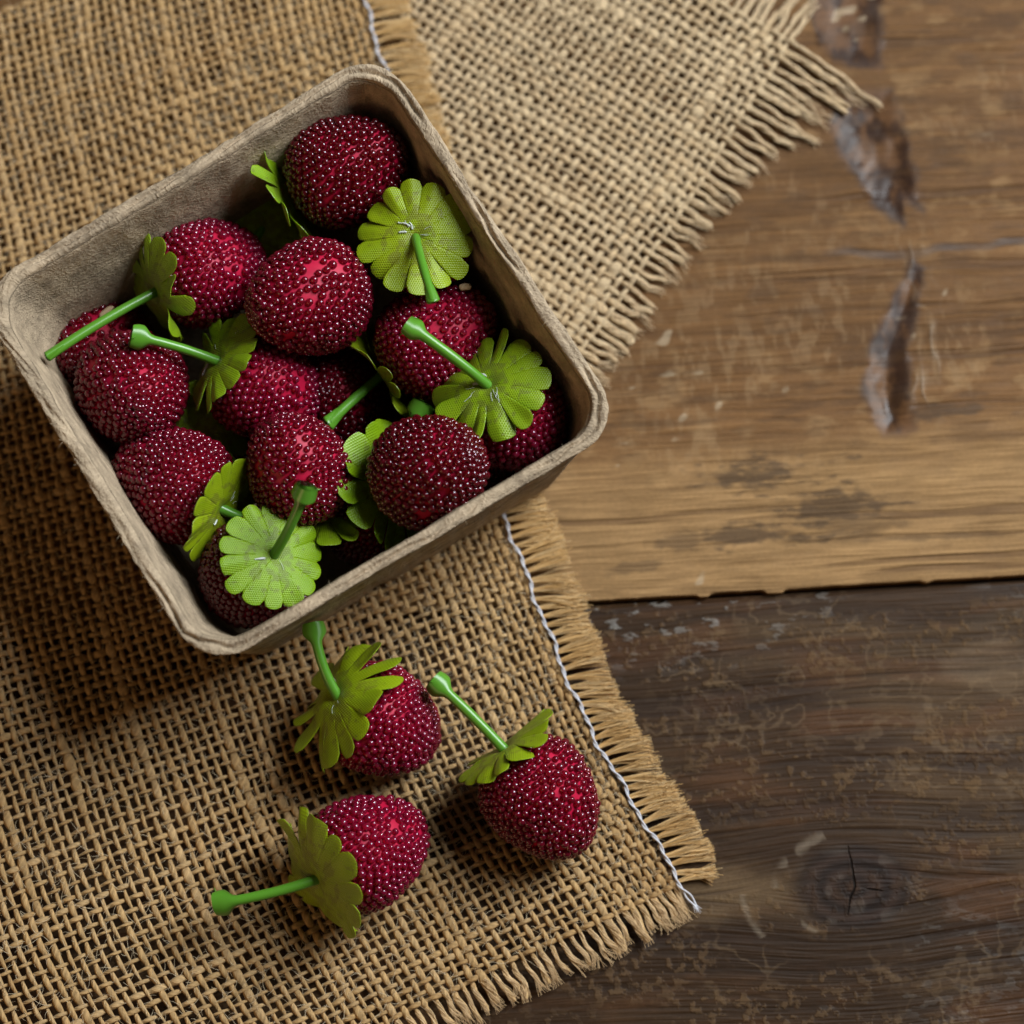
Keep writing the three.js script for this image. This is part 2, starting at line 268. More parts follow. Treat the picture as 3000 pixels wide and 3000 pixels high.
// weave: at(u, v) -> [x, z] and lift(x, z) -> height of the cloth's middle; us, vs are the places of the warp and weft yarns
function weave(o) {
  const { root, at, lift, us, vs, R, warpR, weftR, flat, mats, uEnd, vEnd, seed, warpTail, weftTail } = o;
  const A = o.amp;
  const jitU = (u, v) => 0.085 * (noise(v * 0.9, u * 3.1, seed) - 0.5) + 0.22 * (noise(v * 0.16, u * 0.5, seed + 1) - 0.5);
  const jitV = (u, v) => 0.085 * (noise(u * 0.9, v * 3.1, seed + 2) - 0.5) + 0.22 * (noise(u * 0.16, v * 0.5, seed + 3) - 0.5);
  const slub = (s, k, sd) => 0.82 + 0.42 * noise(s * 0.55, k * 5.3, sd) + 0.9 * Math.pow(noise(s * 0.33, k * 9.1, sd + 1), 7);
  const SUB = 4, fuzzAt = [];
  const make = (isWarp) => {
    const own = isWarp ? us : vs, other = isWarp ? vs : us, rr = isWarp ? warpR : weftR, tail = isWarp ? warpTail : weftTail;
    own.forEach((w, i) => {
      const base = rr * (0.70 + 0.55 * R()) * (R() < 0.12 ? 1.45 : 1) * (o.thick ? o.thick(w, isWarp) : 1), pts = [], rw = [], rh = [], n = other.length;
      const put = (s, phase, amp, r, side) => {
        const u = isWarp ? w : s, v = isWarp ? s : w, p = isWarp ? at(u + jitU(u, v) + side, v) : at(u, v + jitV(u, v) + side);
        r *= 1 + 0.16 * phase; pts.push([p[0], lift(p[0], p[1]) + phase * amp, p[1]]); rw.push(r); rh.push(Math.min(r, 0.075) * flat);
        if (R() < o.fuzz && !side) fuzzAt.push([p[0], lift(p[0], p[1]) + 0.05, p[1]]);
      };
      for (let j = 0; j < n - 1; j++) for (let q = 0; q < SUB; q++) {
        const s = mix(other[j], other[j + 1], q / SUB), sg = ((i + j) & 1) ? 1 : -1;
        put(s, sg * Math.cos(q / SUB * Math.PI) * (isWarp ? 1 : -1), A * (isWarp ? 1 : 0.9), base * slub(s, i, seed + (isWarp ? 11 : 17)), 0);
      }
      // the loose end beyond the last crossing, if this cloth shows one
      const sN = other[n - 1]; put(sN, (((i + n - 1) & 1) ? 1 : -1) * (isWarp ? 1 : -1), A, base * slub(sN, i, seed), 0);
      if (tail) {
        const L = tail(w, R), steps = Math.max(6, Math.round(L / 0.10)), lean = (R() - 0.5) * 0.3, ph = R() * 6.3, wv = 0.02 + 0.035 * R(), fq = 4 + 4 * R(), opened = R(), stop = opened < 0.45 ? 0.98 : 0.55 + 0.3 * R(), centre = [];
        for (let k = 1; k <= steps; k++) {
          const t = k / steps, s = sN + Math.sign(sN - other[0]) * L * t, side = lean * L * t * t + wv * Math.sin(ph + s * fq) * Math.min(1, 2 * t) + 0.04 * (noise(s * 3, i, seed + 29) - 0.5);
          const keep = pts.length; put(s, -0.3 - 0.5 * t, A, base * (1.05 + 0.35 * t * (0.4 + opened)) * (0.85 + 0.4 * noise(s * 2.2, i, seed + 23)), side || 1e-6);
          centre.push(pts[keep]);
          if (t > stop) { pts.length = keep; rw.length = keep; rh.length = keep; }
        }
        if (rw.length) { rw[rw.length - 1] *= 0.6; rh[rh.length - 1] *= 0.6; }
        o.ends.push([centre, base, opened]);
      }
      part(isWarp ? 'warp_yarn' : 'weft_yarn', tube(pts, rw, rh, 6, true, [0, 1, 0], 1.6), mats[Math.floor(R() * mats.length)], root);
    });
  };
  make(true); make(false);
  return fuzzAt;
}
function hairInto(o, p, dir, L, r, R, curl = 1, steps = 4) {
  const pts = [], rr = []; let [x, y, z] = p, a = Math.atan2(dir[2], dir[0]), e = dir[1]; const ca = (R() - 0.5) * 1.6 * curl, ce = (R() - 0.6) * 0.8 * curl;
  for (let k = 0; k <= steps; k++) { pts.push([x, y, z]); rr.push(r * (1 - 0.55 * k / steps)); x += Math.cos(a) * L / steps; z += Math.sin(a) * L / steps; y += e * L / steps; a += ca / steps; e += ce / steps; y = Math.max(y, tableHeight(x, z) + 0.02); }
  tubeInto(o, pts, rr, rr, 3, false);
}

// fibres that make up and leave the loose end of a yarn: they follow its middle line, twist round it and open towards the tip
function frayInto(o, [c, r, opened], R, share = 1) {
  const n = c.length, count = Math.round((18 + 16 * opened) * share);
  for (let k = 0; k < count; k++) {
    const k0 = Math.floor(n * 0.35 * R()), k1 = Math.min(n - 1, Math.floor(n * (0.72 + 0.3 * R()))), ph = R() * 6.3, rad = r * (0.75 + 0.35 * R()), open = (R() - 0.5) * (0.14 + 0.5 * opened), wild = R() < 0.14 ? (R() - 0.5) * 0.5 : 0, pts = [], rr = [];
    for (let j = k0; j <= k1; j++) {
      const a = c[Math.max(0, j - 1)], b = c[Math.min(n - 1, j + 1)], l = Math.hypot(b[0] - a[0], b[2] - a[2]) || 1, sx = -(b[2] - a[2]) / l, sz = (b[0] - a[0]) / l, t = j / n, w = rad * Math.cos(ph + j * 0.5) + open * t * t * t + wild * (t - k0 / n) ** 2;
      pts.push([c[j][0] + sx * w, Math.max(c[j][1] + rad * 0.8 * Math.sin(ph + j * 0.5) + 0.02, tableHeight(c[j][0], c[j][2]) + 0.015), c[j][2] + sz * w]); rr.push(0.0125 * (1 - 0.5 * (j - k0) / Math.max(1, k1 - k0)));
    }
    if (pts.length > 2) tubeInto(o, pts, rr, rr, 3, false);
  }
}
// basket outline in the horizontal plane (cm): the four corners of its rim
const RIM = [[-14.05, -4.3], [-3.53, -11.15], [2.98, -0.78], [-7.72, 5.74]], RIM_MID = [-5.6, -2.67];
const underBasket = (x, z) => smooth(7.6, 5.4, Math.hypot(x - RIM_MID[0], z - RIM_MID[1]));

// cloth B: lies on the boards, upper right, its yarns run 30 degrees down to the right
const B0 = [8.25, -14.1], BD1 = [0.845, 0.535], BD2 = [0.555, -0.832];
const bAt = (u, v) => [B0[0] - BD1[0] * u - BD2[0] * v, B0[1] - BD1[1] * u - BD2[1] * v];          // u: back from the fringed side, v: down from the top hem
const bLift = (x, z) => tableHeight(x, z) + 0.12 + 0.10 * fbm(x * 0.25, z * 0.25, 601, 2);
{
  const root = thing('burlap_cloth', 'pale burlap piece with frayed yarn ends, lying under the stitched piece, behind the basket', 'cloth');
  const R = rng(11), us = [], vs = [];
  for (let u = 0; u < 13.8; u += 0.30 + 0.03 * (R() - 0.5)) us.push(u);
  for (let v = 0; v < 14.2; v += 0.30 + 0.03 * (R() - 0.5)) vs.push(v);
  us.reverse(); vs.reverse();                                     // tails grow at the end of each list
  const ends = [], tailX = (v, R) => (v < 0.5 ? 3.1 : v < 1.0 ? 2.9 : v < 2.4 ? 2.2 : v < 3.4 ? 1.75 : v < 5 ? 1.5 : 1.25) * (0.86 + 0.24 * R());
  const fz = weave({ root, at: bAt, lift: bLift, us, vs, R, warpR: 0.080, weftR: 0.078, flat: 0.8, mats: [jute[2], jute[4], jute[4], jute[2]], seed: 620, amp: 0.058, fuzz: 0.09, warpTail: (w, R) => 1.5 + 0.6 * R(), weftTail: tailX, ends });
  const f = fresh(), H = rng(12);
  for (const p of fz) hairInto(f, p, [H() - 0.5, 0.3 * H(), H() - 0.5].map((x) => x * 2), 0.2 + 0.45 * H(), 0.0045, H);
  part('loose_fibres', built(f), paleFibre, root, 'stuff');
  const t = fresh(); for (const [cc, rr, op] of ends) frayInto(t, [cc, rr * 0.95, op * 0.35], H, 0.5);
  part('frayed_ends', built(t), endFibre[1], root, 'stuff');
}
// cloth A: lies over it, under the basket; its right edge is stitched and fringed
const aEdge = new THREE.CatmullRomCurve3([[4.72, 10.62], [3.75, 9.05], [2.08, 6.12], [0.96, 3.43], [-0.29, 0], [-1.3, -3.6], [-2.2, -7.1], [-3.0, -10.2], [-3.75, -13.15], [-4.5, -15.8], [-5.2, -19]].map(([x, z]) => new THREE.Vector3(x, 0, z)));
aEdge.arcLengthDivisions = 400; const A_LEN = aEdge.getLength();
const aAt = (u, v) => {                                            // v: up along the stitched edge from the bottom hem, u: in from that edge (negative beyond it)
  const t = clamp(v / A_LEN), p = aEdge.getPointAt(t), a = mix(25.5, 18.5, smooth(0, 13, v)) * Math.PI / 180;
  let x = p.x - Math.cos(a) * u, z = p.z + Math.sin(a) * u;
  if (v < 0) { const q = aEdge.getTangentAt(0); x += q.x * v; z += q.z * v; }
  return [x, z];
};
const aLift = (x, z) => {
  const rise = 1.25 * Math.exp(-(((x + 13.5) / 5.6) ** 2) - (((z - 14) / 5.2) ** 2)) + 0.42 * Math.exp(-(((x + 15) / 4) ** 2) - (((z - 5.5) / 2.5) ** 2));
  const overB = smooth(-3.0, -5.5, z) * smooth(-12.5, -9, x);
  const free = 1 - underBasket(x, z), ripple = 0.42 * fbm(x * 0.18, z * 0.2, 651, 2) * free;
  const s = toBoard(x, z)[1], t = mix(0, STEP, smooth(-0.2, 1.3, s));
  return t + 0.13 + 0.20 * overB + rise * free + ripple * smooth(0.5, 3.5, Math.abs(x - 4.6) + Math.abs(z - 10.6));
};
{
  const root = thing('burlap_cloth', 'brown open-weave burlap under the basket, with a white-stitched fringed edge', 'cloth');
  const R = rng(21), us = [], vs = [];
  for (let u = 0.10; u < 23; u += (u < 1.7 ? 0.225 : 0.285) + 0.03 * (R() - 0.5)) us.push(u);
  for (let v = 0.30; v < 31; v += 0.265 + 0.03 * (R() - 0.5)) vs.push(v);
  vs.reverse();
  const ends = [];
  const fz = weave({ root, at: aAt, lift: aLift, us: us, vs, R, warpR: 0.064, weftR: 0.052, flat: 0.85, mats: [jute[0], jute[1], jute[3], jute[0], jute[5]], seed: 660, amp: 0.066, fuzz: 0.24, thick: (w, warp) => warp && w < 1.7 ? 1.12 : 1, warpTail: (w, R) => 0.95 + 0.3 * R(), weftTail: null, ends });
  const H = rng(22), f = fresh(), t = fresh();
  for (const p of fz) hairInto(f, p, [H() - 0.5, 0.35 * H(), H() - 0.5].map((x) => x * 2), 0.15 + 0.5 * H() * H(), 0.0066, H, 1.8);
  part('loose_fibres', built(f), paleFibre, root, 'stuff');
  for (const e of ends) frayInto(t, e, H);
  part('frayed_ends', built(t), endFibre[0], root, 'stuff');
  // combed fringe beyond the stitching: each weft yarn opens into a tuft
  const groups = [fresh(), fresh(), fresh()];
  for (const v of vs) {
    const p0 = aAt(0, v), p1 = aAt(-1, v), d = [p1[0] - p0[0], p1[1] - p0[1]], L = (1.20 + 0.22 * H()) * (v < 0.6 ? 0.9 : 1), a0 = Math.atan2(d[1], d[0]) + 0.10 + 0.26 * (H() - 0.5) + 0.1 * Math.sin(v * 2.3), bend = 0.25 * (H() - 0.5) + 0.1, nH = 46;
    for (let k = 0; k < nH; k++) {
      const g = groups[Math.floor(H() * 3)], off = (H() - 0.5), offY = H() - 0.5, l = L * (H() < 0.12 ? 0.8 + 0.35 * H() : 0.93 + 0.09 * H()), pts = [], rr = [], spread = 0.10 * off + 0.08 * (H() - 0.5) * (H() < 0.15 ? 4 : 1), kink = (H() - 0.5) * 0.5;
      for (let q = 0; q <= 6; q++) {
        const s = q / 6, a = a0 + bend * s + spread * 1.2 * s + kink * (s * s - s) , w = (0.05 + 0.085 * s) * off * 2;
        const x = p0[0] + Math.cos(a) * l * s - Math.sin(a) * w, z = p0[1] + Math.sin(a) * l * s + Math.cos(a) * w;
        pts.push([x, Math.max(tableHeight(x, z) + 0.03, aLift(...p0) + 0.02 + 0.06 * offY + 0.16 * Math.sin(s * 2.2) * (0.4 + offY) - 0.05 * s), z]); rr.push(0.0115 * (1 - 0.25 * s));
      }
      tubeInto(g, pts, rr, rr, 3, false);
    }
  }
  const fringeMats = [[0.60, 0.365, 0.140], [0.54, 0.330, 0.130], [0.66, 0.460, 0.230]].map((c) => new THREE.MeshPhysicalMaterial({ color: new THREE.Color(...c), roughness: 0.55, specularIntensity: 0.5 }));
  groups.forEach((g, k) => part('fringe', built(g), fringeMats[k], root, 'stuff'));
  // white stitching: two twisted threads that dip between the yarns
  const st = fresh();
  for (const ph of [0, Math.PI]) {
    const pts = [], rr = [];
    for (let v = 30; v > -0.55; v -= 0.035) { const w = v < 0.2 ? 1 + 1.6 * (0.2 - v) * (ph ? 1 : -0.4) : 1, p = aAt(-0.02 + 0.030 * Math.sin(v * 8.5 + ph) * w + 0.05 * Math.sin(v * 2.9 + 1) + 0.03 * Math.sin(v * 7.1) + (v < 0.2 ? (ph ? 0.12 : -0.05) * (0.2 - v) : 0), v); pts.push([p[0], aLift(...p) + 0.135 + 0.03 * Math.cos(v * 8.5 + ph) - (v < 0 ? 0.15 * -v : 0), p[1]]); rr.push(0.025); }
    tubeInto(st, pts, rr, rr, 6, true, [0, 1, 0], 3);
  }
  for (let k = 0; k < 14; k++) { const p = aAt(-0.02, -0.45), q = aEdge.getTangentAt(0); hairInto(st, [p[0] + (H() - 0.5) * 0.1, aLift(...p) + 0.07, p[1] + (H() - 0.5) * 0.1], [-q.x + 0.6 * (H() - 0.5), 0, -q.z + 0.6 * (H() - 0.5)], 0.16 + 0.1 * H(), 0.012, H, 0.5); }
  part('stitching', built(st), new THREE.MeshPhysicalMaterial({ color: new THREE.Color(0.52, 0.51, 0.54), roughness: 0.6, sheen: 0.3, sheenColor: new THREE.Color(1, 1, 1) }), root);
}

// ------------------------------------------------------------------ the moulded pulp basket
{
  const root = thing('berry_basket', 'square moulded brown paper pulp basket filled with strawberries', 'basket', [RIM_MID[0], 0.3, RIM_MID[1]]);
  const C = RIM.map(([x, z]) => [x - RIM_MID[0], z - RIM_MID[1]]);
  const edges = C.map((p, i) => { const q = C[(i + 1) % 4], dx = q[0] - p[0], dz = q[1] - p[1], l = Math.hypot(dx, dz); return { p, t: [dx / l, dz / l], n: [-dz / l, dx / l] }; });
  edges.forEach((e) => { if (e.n[0] * (-e.p[0]) + e.n[1] * (-e.p[1]) < 0) e.n = [-e.n[0], -e.n[1]]; });
  const cornerAt = (i, d) => { const a = edges[(i + 3) % 4], b = edges[i]; const A = [a.p[0] + a.n[0] * d, a.p[1] + a.n[1] * d], Bp = [b.p[0] + b.n[0] * d, b.p[1] + b.n[1] * d], det = a.t[0] * b.t[1] - a.t[1] * b.t[0], s = ((Bp[0] - A[0]) * b.t[1] - (Bp[1] - A[1]) * b.t[0]) / det; return [A[0] + a.t[0] * s, A[1] + a.t[1] * s]; };
  const NS = 880;
  function ring(d, r) {                                             // NS + 1 points of the outline, moved in by d, corners rounded by r
    const cs = [0, 1, 2, 3].map((i) => cornerAt(i, d)), out = [], per = NS / 4, arcN = Math.round(per * 0.22);
    for (let i = 0; i < 4; i++) {
      const P = cs[i], Q = cs[(i + 1) % 4], T = edges[i].t, L = Math.hypot(Q[0] - P[0], Q[1] - P[1]), Tn = edges[(i + 1) % 4].t;
      for (let k = 0; k < per - arcN; k++) { const s = mix(r, L - r, k / (per - arcN)); out.push([P[0] + T[0] * s, P[1] + T[1] * s]); }
      for (let k = 0; k < arcN; k++) { const a = k / arcN, p0 = [Q[0] - T[0] * r, Q[1] - T[1] * r], p2 = [Q[0] + Tn[0] * r, Q[1] + Tn[1] * r], w = 0.72, b0 = (1 - a) ** 2, b1 = 2 * a * (1 - a) * w, b2 = a * a, s = b0 + b1 + b2; out.push([(b0 * p0[0] + b1 * Q[0] + b2 * p2[0]) / s, (b0 * p0[1] + b1 * Q[1] + b2 * p2[1]) / s]); }
    }
    out.push(out[0]); return out;
  }
  // section: [inset, height, corner radius], from the middle of the underside, up the outside, over the rim, down the inside
  const prof = [];
  const add = (d0, y0, r0, d1, y1, r1, n) => { for (let k = 0; k < n; k++) { const t = k / n; prof.push([mix(d0, d1, t), mix(y0, y1, t), mix(r0, r1, t)]); } };
  add(4.8, 0.28, 0.5, 1.25, 0.22, 0.9, 5); add(1.25, 0.22, 0.9, 0.98, 0.0, 1.0, 3); add(0.98, 0.0, 1.0, 0.88, 0.06, 1.05, 2); add(0.88, 0.06, 1.05, 0.16, 5.95, 1.3, 26);
  add(0.16, 5.95, 1.3, 0.03, 6.22, 1.32, 4); add(0.03, 6.22, 1.32, 0.0, 6.38, 1.32, 3);
  for (let k = 0; k < 14; k++) { const a = Math.PI * k / 14; prof.push([0.175 - 0.175 * Math.cos(a), 6.40 + 0.08 * Math.sin(a), mix(1.32, 1.1, k / 14)]); }
  add(0.35, 6.40, 1.1, 0.42, 6.22, 1.1, 4); add(0.42, 6.22, 1.1, 1.14, 0.75, 1.0, 34); add(1.14, 0.75, 1.0, 1.5, 0.5, 0.8, 4); add(1.5, 0.5, 0.8, 5.2, 0.52, 0.3, 8); prof.push([5.6, 0.52, 0.2]);
  const rings = prof.map(([d, y, r]) => ring(d, r)), per = 46;
  const s0 = (i) => i / NS * per;
  const wrapN = (i, y, fx, fy, sd, n) => { const a = i / NS * 2 * Math.PI, R = per / (2 * Math.PI); return fbm(Math.cos(a) * R * fx + 40 + y * fy * 0.31, Math.sin(a) * R * fx + 20 + y * fy, sd, n); };
  const g = gridSurface(NS, prof.length - 1, (i, j) => {
    const [d, y, r] = prof[j], p = rings[j][i], m = Math.hypot(p[0], p[1]) || 1;
    const onRim = smooth(5.9, 6.25, y), inner = j > 58 ? 1 : 0;
    const crumple = wrapN(i, d * 4 + y, 0.55, 0.3, 701, 3) - 0.5, lumps = wrapN(i, d * 9 + y * 1.2, 2.2, 1.5, 705, 3) - 0.5, fineN = wrapN(i, d * 30 + y * 3, 7.0, 5.0, 709, 2) - 0.5;
    // a crease wanders along the top of the rim where the wet pulp folded
    const crease = (0.18 + 0.30 * (wrapN(i, 0, 0.9, 0, 713, 3) - 0.5)) - d, deep = smooth(0.40, 0.62, wrapN(i, 0, 0.5, 0, 717, 3));
    const cut = onRim * deep * Math.exp(-((crease / 0.045) ** 2)) * 0.13;
    const off = 0.16 * crumple * smooth(0.6, 4, y) + 0.05 * lumps + 0.022 * fineN;
    const foot = (j >= 5 && j < 16) ? 0.5 * smooth(0.62, 0.80, wrapN(i, 0, 0.33, 0, 721, 2)) * smooth(1.2, 0, y) : 0;
    return [p[0] + p[0] / m * off, y + foot + onRim * (0.16 * crumple + 0.075 * lumps + 0.04 * fineN) - cut, p[1] + p[1] / m * off];
  }, (i, j) => { return [s0(i) * CM * 10, (j < 59 ? prof[j][1] : 14 - prof[j][1]) * CM * 10 + prof[j][0] * CM * 10]; }, true);
  const S = 1024, pulp = (x, y) => { const f = fbm(x / 5, y / 5, 731, 4), b = fbm(x / 46, y / 46, 735, 3), fib = 1 - Math.abs(2 * fbm(x / 13 + 3 * noise(x / 40, y / 40, 5), y / 9, 739, 3) - 1); return [f, b, Math.pow(fib, 5)]; };
  const pm = dataTexture(S, S, (x, y) => { const [f, b, q] = pulp(x, y); const k = 0.74 + 0.40 * (f - 0.5) + 0.70 * (b - 0.5) + 0.12 * q; return [0.43 * k, 0.328 * k, 0.220 * k]; }, true, true);
  const pb = dataTexture(S, S, (x, y) => { const [f, b, q] = pulp(x, y), v = 0.4 * f + 0.2 * b + 0.4 * q; return [v, v, v]; }, false, true);
  for (const t of [pm, pb]) t.repeat.set(1, 1);
  const pulpMat = new THREE.MeshPhysicalMaterial({ map: pm, bumpMap: pb, bumpScale: 0.0004, roughness: 0.92, specularIntensity: 0.35 });
  part('basket_shell', g, pulpMat, root);
  const hz = fresh(), H = rng(31);
  for (let k = 0; k < 260; k++) { const i = Math.floor(H() * NS), j = 44 + Math.floor(H() * 12), p = rings[j][i], a = H() * 6.3; hairInto(hz, [p[0], prof[j][1] + 0.02, p[1]], [Math.cos(a), 0.5 * H(), Math.sin(a)], 0.06 + 0.14 * H(), 0.004, H, 1.5, 3); }
  part('paper_fibres', built(hz), paleFibre, root, 'stuff');
}

// ------------------------------------------------------------------ strawberries
const beadMat = [[0.30, 0.006, 0.030], [0.20, 0.004, 0.016], [0.40, 0.008, 0.054]].map((c) => new THREE.MeshPhysicalMaterial({ color: new THREE.Color(...c), roughness: 0.10, transmission: 0.72, thickness: 0.002, ior: 1.5, specularIntensity: 1, clearcoat: 0.15, clearcoatRoughness: 0.08 }));
const coreTex = dataTexture(256, 128, (x, y) => { const a = x / 256 * 2 * Math.PI, f = fbm(8 + 3 * Math.cos(a), 8 + 3 * Math.sin(a) + y / 14, 801, 4); return mix3([0.36, 0.003, 0.030], [0.43, 0.008, 0.038], smooth(0.5, 0.75, f)); }, true, true);
const coreMat = new THREE.MeshPhysicalMaterial({ map: coreTex, roughness: 0.5, specularIntensity: 0.5 });
const beadGeo = new THREE.IcosahedronGeometry(1 * CM, 1);
const RAD = 1.36;
const bodyR = (y) => { const t = y > 0 ? y / 1.22 : y / 1.90; return RAD * Math.sqrt(Math.max(0, 1 - Math.pow(Math.abs(t), 2.15))) * (1 - 0.075 * Math.max(0, -y)); };
const bodyGeo = new THREE.LatheGeometry(Array.from({ length: 33 }, (_, k) => { const a = -Math.PI / 2 + Math.PI * k / 32, s = Math.sin(a), y = s > 0 ? 1.22 * s : 1.90 * s; return new THREE.Vector2(Math.max(1e-5, (k === 0 || k === 32 ? 0 : bodyR(y)) * CM), y * CM); }), 40);
const variants = [5, 6, 7, 8].map((seed) => {                       // four layouts of beads on the body: scattered, then pushed apart
  const R = rng(seed), N = 610, q = [];
  const onto = (p) => { const l = Math.hypot(...p) || 1, u = p.map((x) => x / l), y = u[1] * (u[1] > 0 ? 1.2199 : 1.8999), h = Math.hypot(u[0], u[2]) || 1, r = bodyR(y); return [u[0] / h * r, y, u[2] / h * r]; };
  const loose = (p) => 1 + 0.10 * smooth(0.56, 0.80, 0.6 * noise(p[0] * 1.7 + 9, p[1] * 1.7 + 3, 820 + seed) + 0.4 * noise(p[2] * 1.7 + 5, p[1] * 1.9, 824 + seed));
  while (q.length < N) { const v = [R() * 2 - 1, R() * 2 - 1, R() * 2 - 1], l = Math.hypot(...v); if (l < 1 && l > 0.1) q.push(onto(v)); }
  for (let it = 0; it < 26; it++) {
    const f = q.map(loose), mv = q.map(() => [0, 0, 0]);
    for (let i = 0; i < N; i++) for (let j = 0; j < i; j++) {
      const dx = q[i][0] - q[j][0], dy = q[i][1] - q[j][1], dz = q[i][2] - q[j][2], d2 = dx * dx + dy * dy + dz * dz, D = 0.113 * (f[i] + f[j]);
      if (d2 > D * D) continue;
      const d = Math.sqrt(d2) || 1e-4, k = 0.32 * (D - d) / d; mv[i][0] += dx * k; mv[i][1] += dy * k; mv[i][2] += dz * k; mv[j][0] -= dx * k; mv[j][1] -= dy * k; mv[j][2] -= dz * k;
    }
    for (let i = 0; i < N; i++) { const y = clamp(q[i][1] + mv[i][1], -1.895, 1.216), x = q[i][0] + mv[i][0], z = q[i][2] + mv[i][2], h = Math.hypot(x, z) || 1, r = bodyR(y); q[i] = [x / h * r, y, z / h * r]; }
  }
  return q.map((p) => {
    const y = p[1], r = Math.hypot(p[0], p[2]) || 1e-4, e = 0.01, nr = clamp((bodyR(y + e) - bodyR(y - e)) / (2 * e), -8, 8), nl = Math.hypot(1, nr), nx = 1 / nl, ny = -nr / nl, rad = 0.089 + 0.028 * R(), lift = rad * (0.25 + 0.4 * R());
    const n = [p[0] / r * nx, ny, p[2] / r * nx];
    return { p: [p[0] + n[0] * lift, y + n[1] * lift, p[2] + n[2] * lift], rad, n };
  });
});
// calyx: a scalloped disc of fabric, cut into lobes
const cloth = (() => {
  const S = 64, w = (x, y) => { const a = Math.sin(x / 8 * Math.PI * 2), b = Math.sin(y / 8 * Math.PI * 2); return 0.5 + 0.25 * a * (((Math.floor(y / 8)) & 1) ? 1 : -1) + 0.25 * b; };
  return dataTexture(S, S, (x, y) => { const v = w(x, y); return [v, v, v]; }, false, true);
})();
const specks = dataTexture(512, 512, (x, y) => {
  const dx = (x - 256) / 256, dy = (y - 256) / 256, r = Math.hypot(dx, dy), n = fbm(x / 26, y / 26, 851, 4), d = noise(x / 3.2, y / 3.2, 855), big = fbm(x / 60, y / 60, 859, 3);
  let c = mix3([0.195, 0.320, 0.004], [0.270, 0.400, 0.008], big);
  c = mix3(c, [0.13, 0.135, 0.03], 0.5 * smooth(0.50, 0.66, n + 0.20 - 0.42 * Math.min(r, 0.9)));   // brown glue stains round the stem
  c = mix3(c, [0.03, 0.022, 0.012], 0.8 * smooth(0.90, 0.97, d) * smooth(0.45, 0.65, n));
  return c;
}, true, true);
const calyxMat = [[1, 1, 1], [0.93, 1.03, 0.6], [1.18, 1.04, 0.8]].map((c) => new THREE.MeshPhysicalMaterial({ color: new THREE.Color(...c), map: specks, bumpMap: cloth, bumpScale: 0.00014, roughness: 0.36, specularIntensity: 0.8, clearcoat: 0.06, clearcoatRoughness: 0.34, transmission: 0.22, thickness: 0, side: THREE.DoubleSide }));
const stemMat = new THREE.MeshPhysicalMaterial({ color: new THREE.Color(0.080, 0.235, 0.018), roughness: 0.30, specularIntensity: 0.9 });
const glueMat = new THREE.MeshPhysicalMaterial({ color: new THREE.Color(0.75, 0.80, 0.74), roughness: 0.25, transmission: 0.4, thickness: 0.001 });
cloth.repeat.set(7, 7);
